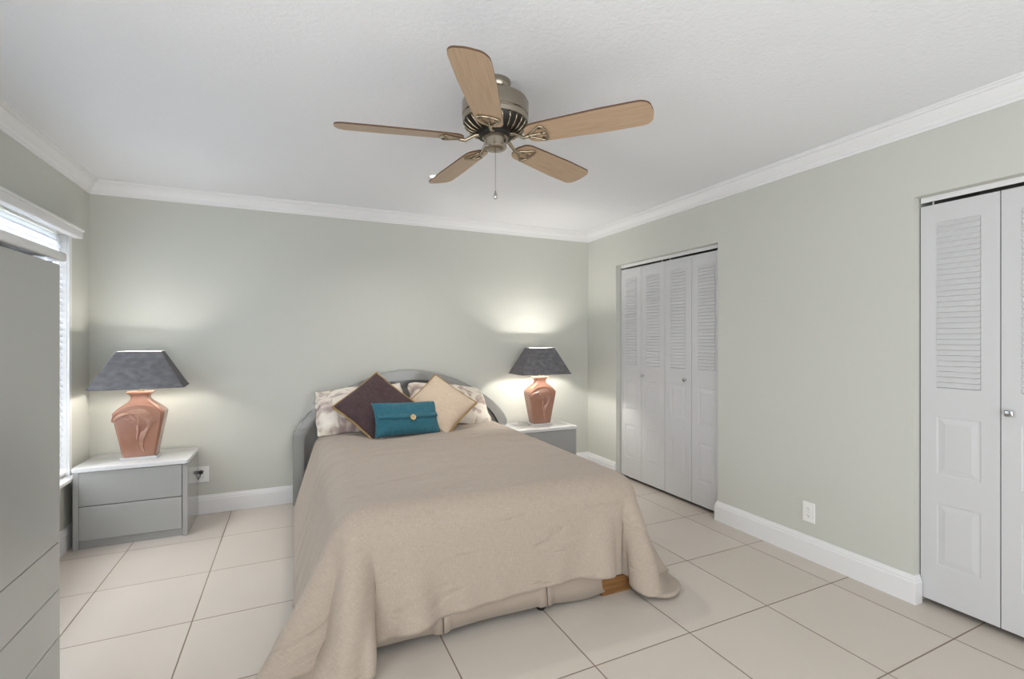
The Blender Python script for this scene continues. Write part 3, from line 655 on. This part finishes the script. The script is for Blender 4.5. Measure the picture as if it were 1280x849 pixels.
# pleated bed skirt hanging round the box spring, split with inverted pleats at the foot
bm = bmesh.new()
def skirt_run(pts, zt, zb):
    vs0 = [[bm.verts.new((x + nx * 0.028 * (1 - t_) ** 1.3 * wv, y + ny * 0.028 * (1 - t_) ** 1.3 * wv, zb(i) + (zt - zb(i)) * t_)) for t_ in (0, .2, .4, .6, .8, 1)] for i, (x, y, nx, ny, wv) in enumerate(pts)]
    for a, b in zip(vs0, vs0[1:]):
        for k in range(5): bm.faces.new((a[k], b[k], b[k + 1], a[k + 1]))
FY = 2.083
def foot_run(x0, x1, y0, y1, ph):
    n_ = 30; P = []
    for i in range(n_ + 1):
        u = i / n_; x = x0 + (x1 - x0) * u
        P.append((x, y0 + (y1 - y0) * u, 0, -1, 0.35 + 0.5 * math.sin(PI * u * 1.3 + ph) ** 2 + (0.5 if u > .93 or u < .05 else 0)))
    skirt_run(P, 0.345, lambda i: 0.030 + 0.012 * math.sin(PI * i / n_) * (1 if ph < 2 else -1) + 0.006 * math.sin(7 * i / n_ + ph))
foot_run(0.195, 0.598, FY, FY, 0.4); foot_run(0.603, 1.118, FY, FY, 1.3); foot_run(1.124, 1.655, FY, FY + 0.01, 2.6)
for x in (0.6, 1.121):                                           # cloth behind each pleat
    skirt_run([(x - 0.07, FY + 0.014, 0, -1, 0), (x, FY + 0.03, 0, -1, 0), (x + 0.07, FY + 0.014, 0, -1, 0)], 0.345, lambda i: 0.035)
for s, x in ((-1, 0.195), (1, 1.665)):
    skirt_run([(x, FY + 0.01 + k * 0.07, s, 0, 0.5 + 0.45 * math.sin(k * 1.1)) for k in range(30)], 0.345, lambda i: 0.03)
so_ = new_obj('bed_skirt', bm, M['skirt'], None, True)
md = so_.modifiers.new('thickness', 'SOLIDIFY'); md.thickness = 0.004; md.offset = -1
tag(so_, 'tan pleated bed skirt showing below the comforter at the foot of the bed', 'bed skirt')

# comforter: a sheet of cloth dropped over the mattress and settled here by a small position based solver
def drape_comforter():
    rng = np.random.default_rng(3)
    mx0, mx1, my0, mz = 0.20, 1.66, 2.080, 0.575
    over_left, over_right, of, corner, skew = 0.555, 0.41, 0.385, 0.27, 0.036
    n = 84; x0, x1, y0, y1 = mx0 - over_left, mx1 + over_right, my0 - of, 4.06
    m = int(round((y1 - y0) / (x1 - x0) * n))
    gx, gy = np.meshgrid(np.linspace(x0, x1, n + 1), np.linspace(y0, y1, m + 1))
    uv = np.stack([gx, gy], -1)
    cxm = (x0 + x1) / 2; hx = (x1 - x0) / 2
    ax = np.abs(gx - cxm) - (hx - corner); ay = (y0 + corner) - gy
    corner_mask = (ax > 0) & (ay > 0)
    s = np.maximum(ax, ay) / np.maximum(np.hypot(ax, ay), 1e-9)
    sheet_x = np.where(corner_mask, cxm + np.sign(gx - cxm) * (hx - corner + ax * s), gx); sheet_y = np.where(corner_mask, y0 + corner - ay * s, gy)
    c, s = math.cos(skew), math.sin(skew); cx, cy = 0.93, 4.06
    P = np.stack([cx + (sheet_x - cx) * c - (sheet_y - cy) * s, cy + (sheet_x - cx) * s + (sheet_y - cy) * c, np.full_like(sheet_x, mz + 0.02)], -1)
    a = rng.normal(size=gx.shape)
    for _ in range(10): a = (a + np.roll(a, 1, 0) + np.roll(a, -1, 0) + np.roll(a, 1, 1) + np.roll(a, -1, 1)) / 5
    flat = P.copy(); P[..., 2] += 0.014 * a / np.abs(a).max()
    H, W = P.shape[:2]; N = H * W
    P = P.reshape(N, 3); flat = flat.reshape(N, 3)
    pin = ((gy > 3.72) & (gx > 0.32) & (gx < 1.54)).ravel()
    ii, jj = np.meshgrid(np.arange(H), np.arange(W), indexing='ij'); sets = []
    for di, dj, k, kc in ((0, 1, 1.0, 0.8), (1, 0, 1.0, 0.8), (1, 1, 0.4, 0.2), (1, -1, 0.4, 0.2), (0, 2, 0.05, 0.12), (2, 0, 0.05, 0.12), (0, 4, 0.0, 0.025), (4, 0, 0.0, 0.025)):
        ok = (ii + di < H) & (jj + dj < W) & (jj + dj >= 0); i, j = ii[ok], jj[ok]
        par = (i // di) % 2 if di else (j // dj) % 2
        for q in (0, 1):
            u = par == q; A = i[u] * W + j[u]; B = (i[u] + di) * W + j[u] + dj
            sets.append((A, B, np.linalg.norm(flat[B] - flat[A], axis=1)[:, None], k, kc))
    def collide(P, old):
        R, off = 0.075, 0.012
        z = np.clip(P[:, 2], 0, mz); f = 1 - z / mz
        lx, rx = mx0 - 0.175 * f, mx1 + 0.10 * f; mid = (lx + rx) / 2
        sx = np.sign(P[:, 0] - mid)
        Q = np.stack([np.abs(P[:, 0] - mid) - ((rx - lx) / 2 - R), my0 + R - P[:, 1], P[:, 2] - (mz - R)], -1)
        Qp = np.maximum(Q, 0); dn = np.linalg.norm(Qp, axis=1)
        sd = dn + np.minimum(Q.max(1), 0) - R - off
        g = np.where((dn > 1e-6)[:, None], Qp / np.maximum(dn, 1e-6)[:, None], np.eye(3)[Q.argmax(1)])
        g[:, 0] *= sx; g[:, 1] *= -1
        hit = sd < 0
        P[hit] -= sd[hit][:, None] * g[hit]
        mv = P - old; tn = mv - (mv * g).sum(1, keepdims=True) * g
        P[hit] -= tn[hit] * 0.35
        fl = P[:, 2] < 0.016
        P[fl, 2] = 0.016; P[fl, :2] -= (P[fl, :2] - old[fl, :2]) * 0.6
    V = np.zeros_like(P); dt = 1 / 75.0; T = 260
    for it in range(T):
        V[:, 2] -= 9.8 * dt; V *= 0.985 if it < T * 0.65 else 0.92
        Q = P + V * dt
        for k in range(13):
            for A, B, rest, ks, kc in sets:
                d = Q[B] - Q[A]; l = np.sqrt((d * d).sum(1))[:, None] + 1e-9; e = l - rest
                e *= np.where(e > 0, ks, kc) * 0.5; d *= e / l
                Q[A] += d; Q[B] -= d
            Q[pin] = flat[pin]
            if k % 2: collide(Q, P)
        collide(Q, P)
        V = (Q - P) / dt; sp = np.sqrt((V * V).sum(1))[:, None]; V *= np.minimum(1, 3 / np.maximum(sp, 1e-6))
        P = Q
    # deepen the gathers where the cloth turns the two foot corners
    for side, cxn, folds in ((-1, mx0 + 0.15, ((20, 6, -1.0), (38, 9, 0.35), (57, 7, -0.9), (74, 9, 0.15))), (1, mx1 - 0.15, ((10, 6, 0.5), (24, 6, -0.9), (46, 10, 0.1), (66, 8, -0.5)))):
        rx_, ry_ = (P[:, 0] - cxn) * side, my0 + 0.15 - P[:, 1]
        rad = np.hypot(rx_, ry_); turn_angle = np.degrees(np.arctan2(rx_, ry_))
        drop_share = np.clip((mz - 0.03 - P[:, 2]) / mz, 0, 1) ** 0.9 * np.clip((rad - 0.10) / 0.08, 0, 1)
        push_out = sum(w * np.exp(-((turn_angle - p) / g) ** 2) for p, g, w in folds) * 0.080 * drop_share * (ry_ > 0)
        P[:, 0] += side * push_out * rx_ / np.maximum(rad, 1e-6); P[:, 1] -= push_out * ry_ / np.maximum(rad, 1e-6)
    # shallow quilting ripples running across the bed
    gxf, gyf = uv[..., 0].ravel(), uv[..., 1].ravel()
    ripple = np.sin(34 * gyf + 1.9 * np.sin(3.7 * gxf + 0.6) + 1.1 * np.sin(8.3 * gxf + 4 * gyf)) * (0.55 + 0.45 * np.sin(4.6 * gxf - 6.1 * gyf + 1.0))
    ripple += 0.5 * np.sin(61 * gyf + 2.3 * np.sin(5.1 * gxf) + 2.0) * (0.5 + 0.5 * np.sin(7.3 * gxf + 9.0 * gyf))
    P[:, 2] += 0.0036 * ripple * np.clip((P[:, 2] - 0.25) / 0.25, 0, 1)
    left_side = np.clip((mx0 + 0.02 - P[:, 0]) / 0.05, 0, 1) * np.clip(P[:, 2] / 0.1, 0, 1)
    P[:, 0] -= 0.006 * left_side * ripple
    return P, uv.reshape(N, 2), W, H
PP, UV_, W_, H_ = drape_comforter()
bm = bmesh.new(); uvl = bm.loops.layers.uv.new('UVMap')
VV = [bm.verts.new(p) for p in PP.tolist()]
for j in range(H_ - 1):
    for i in range(W_ - 1):
        ids = (j * W_ + i, j * W_ + i + 1, (j + 1) * W_ + i + 1, (j + 1) * W_ + i)
        f = bm.faces.new([VV[q] for q in ids])
        for l, q in zip(f.loops, ids): l[uvl].uv = (float(UV_[q, 0]), float(UV_[q, 1]))
cf = new_obj('comforter', bm, M['linen'], None, True)
md = cf.modifiers.new('smooth', 'SUBSURF'); md.levels = 1; md.render_levels = 1
md = cf.modifiers.new('thickness', 'SOLIDIFY'); md.thickness = 0.018; md.offset = 1.0
tag(cf, 'beige linen weave comforter draped over the bed to the floor', 'comforter')

# ------------------------------------------------------------------ pillows
def pillow_bm(w, h, T, pinch=0.07, flange=0.0, wrk=0.010, seed=0, nseg=36):
    bm = bmesh.new(); uvl = bm.loops.layers.uv.new('UVMap'); G = [[], []]
    for side in (0, 1):
        for j in range(nseg + 1):
            row = []
            for i in range(nseg + 1):
                u = 2 * i / nseg - 1; v = 2 * j / nseg - 1
                u = math.sin(u * PI / 2) * .55 + u * .45; v = math.sin(v * PI / 2) * .55 + v * .45
                x = u * w / 2 * (1 - pinch * (1 - v * v) * u * u); y = v * h / 2 * (1 - pinch * (1 - u * u) * v * v)
                if flange: soft = 1 - 0.075 * (abs(u) * abs(v)) ** 3; x *= soft * (1 - 0.012 * math.sin(9 * v + seed)); y *= soft * (1 + 0.02 * math.sin(5 * u + seed))
                fu = max(0, 1 - (abs(u) / (1 - flange)) ** 2.6) if abs(u) < 1 - flange else 0; fv = max(0, 1 - (abs(v) / (1 - flange)) ** 2.6) if abs(v) < 1 - flange else 0
                t_ = T / 2 * (fu * fv) ** 0.55 + 0.003
                wr = noise.noise(Vector((x * 9 + seed, y * 9, seed * 1.7 + side))) * wrk * min(1, t_ / T * 4) + noise.noise(Vector((x * 22, y * 22 + seed, side))) * 0.003
                z = (1 if side else -1) * t_ + wr
                if flange and t_ < 0.004: z += 0.007 * math.sin(x * 38 + seed + y * 31)
                row.append(bm.verts.new((x, y, z)) if not (side and (i in (0, nseg) or j in (0, nseg))) else G[0][j][i])
            G[side].append(row)
    for side in (0, 1):
        for j in range(nseg):
            for i in range(nseg):
                q = [G[side][j][i], G[side][j][i + 1], G[side][j + 1][i + 1], G[side][j + 1][i]]
                f = bm.faces.new(q if side else q[::-1])
                for l in f.loops: l[uvl].uv = (l.vert.co.x + seed * 0.37, l.vert.co.y + side * 1.3)
    rim = [G[0][0][i].co.copy() for i in range(nseg)] + [G[0][j][nseg].co.copy() for j in range(nseg)] + [G[0][nseg][nseg - i].co.copy() for i in range(nseg)] + [G[0][nseg - j][0].co.copy() for j in range(nseg)]
    return bm, rim
def place(o, p, yaw, lean, roll):
    o.matrix_world = Matrix.Translation(p) @ Matrix.Rotation(yaw, 4, 'Z') @ Matrix.Rotation(PI / 2 - lean, 4, 'X') @ Matrix.Rotation(roll, 4, 'Z')
def pillow(name, label, mk, p, yaw, lean, roll, w, h, T, group=None, trim=None, pinch=0.07, flange=0.0, seed=0):
    bm, rim = pillow_bm(w, h, T, pinch, flange, 0.022 if flange else 0.008, seed)
    o = new_obj(name, bm, M[mk], None, True); place(o, p, yaw, lean, roll); tag(o, label, 'pillow', group)
    if trim:
        bm = bmesh.new(); rnd = random.Random(seed)
        tube(bm, [q + Vector((q.x, q.y, 0)).normalized() * 0.004 + Vector((rnd.uniform(-1, 1), rnd.uniform(-1, 1), rnd.uniform(-1, 1))) * 0.0012 for q in rim], 0.0085, 7, closed=True)
        t2 = new_obj('braid_trim', bm, M[trim], o, True); t2['label'] = 'gold braid edging'
    return o
pillow('bed_pillow', 'cream and mauve printed bed pillow leaning on the headboard, nearer the window', 'sham', (0.500, 3.995, 0.778), -0.14, 0.80, 0.12, 0.72, 0.46, 0.20, 'printed bed pillows', None, 0.05, 0.055, 1)
pillow('bed_pillow', 'cream and mauve printed bed pillow leaning on the headboard, nearer the closet', 'sham', (1.235, 4.015, 0.770), 0.20, 0.85, -0.19, 0.74, 0.46, 0.20, 'printed bed pillows', None, 0.05, 0.055, 5)
pillow('throw_pillow', 'dark plum square throw pillow with gold braid standing on a corner', 'plum', (0.575, 3.800, 0.822), -0.187, 0.70, 0.79, 0.435, 0.425, 0.13, None, 'gold', 0.05, 0, 2)
pillow('throw_pillow', 'ecru square throw pillow with gold braid standing on a corner', 'ecru', (1.085, 3.775, 0.802), -0.30, 0.66, 0.88, 0.375, 0.430, 0.13, None, 'gold', 0.05, 0, 3)
tl = pillow('lumbar_pillow', 'small teal oblong pillow with a flap and wooden button', 'teal', (0.785, 3.640, 0.728), 0.20, 0.46, -0.045, 0.52, 0.262, 0.11, None, None, 0.06, 0, 4)
# flap fold and button on the teal pillow (front is local +z)
bm = bmesh.new()
def teal_z(x, y):
    u, v = x / 0.26, y / 0.131; return 0.11 / 2 * (max(0, 1 - abs(u) ** 2.6) * max(0, 1 - abs(v) ** 2.6)) ** 0.55 + 0.003
ring0, N_ = [], 28
rows = [[], [], [], []]
for i in range(N_ + 1):
    x = -0.238 + 0.476 * i / N_; yl = -0.005 - 0.012 * (1 - (x / 0.24) ** 2) 
    for r_, (dy, dz) in enumerate(((0.034, 0.0005), (0.016, 0.004), (0.0, 0.0065), (0.001, -0.002))):
        rows[r_].append(bm.verts.new((x, yl + dy, teal_z(x, yl + dy) + dz)))
for a, b in zip(rows, rows[1:]):
    for i in range(N_): bm.faces.new((a[i], a[i + 1], b[i + 1], b[i]))
uvl = bm.loops.layers.uv.new('UVMap')
for f in bm.faces:
    for l in f.loops: l[uvl].uv = (l.vert.co.x, l.vert.co.y)
fl = new_obj('flap', bm, M['teal'], tl, True); fl.modifiers.new('t', 'SOLIDIFY').thickness = 0.003
bm = bmesh.new(); zb_ = teal_z(0.02, -0.014)
lathe(bm, [(0.003, 0.0035), (0.012, 0.0045), (0.0165, 0.007), (0.0205, 0.0075), (0.0225, 0.004), (0.021, 0.0), (0.01, -0.002)], 28, (0.02, -0.014, zb_ + 0.007))
bt = new_obj('button', bm, M['wood_button'], tl, True, 0.7); bt['label'] = 'round pale wooden button'
bm = bmesh.new()
for a, b in ((-.004, -.004), (.004, .004), (-.004, .004), (.004, -.004)): lathe(bm, [(0.0018, 0), (0.0018, 0.0016)], 8, (0.02 + a, -0.014 + b, zb_ + 0.0102))
new_obj('button_thread', bm, M['black'], bt)
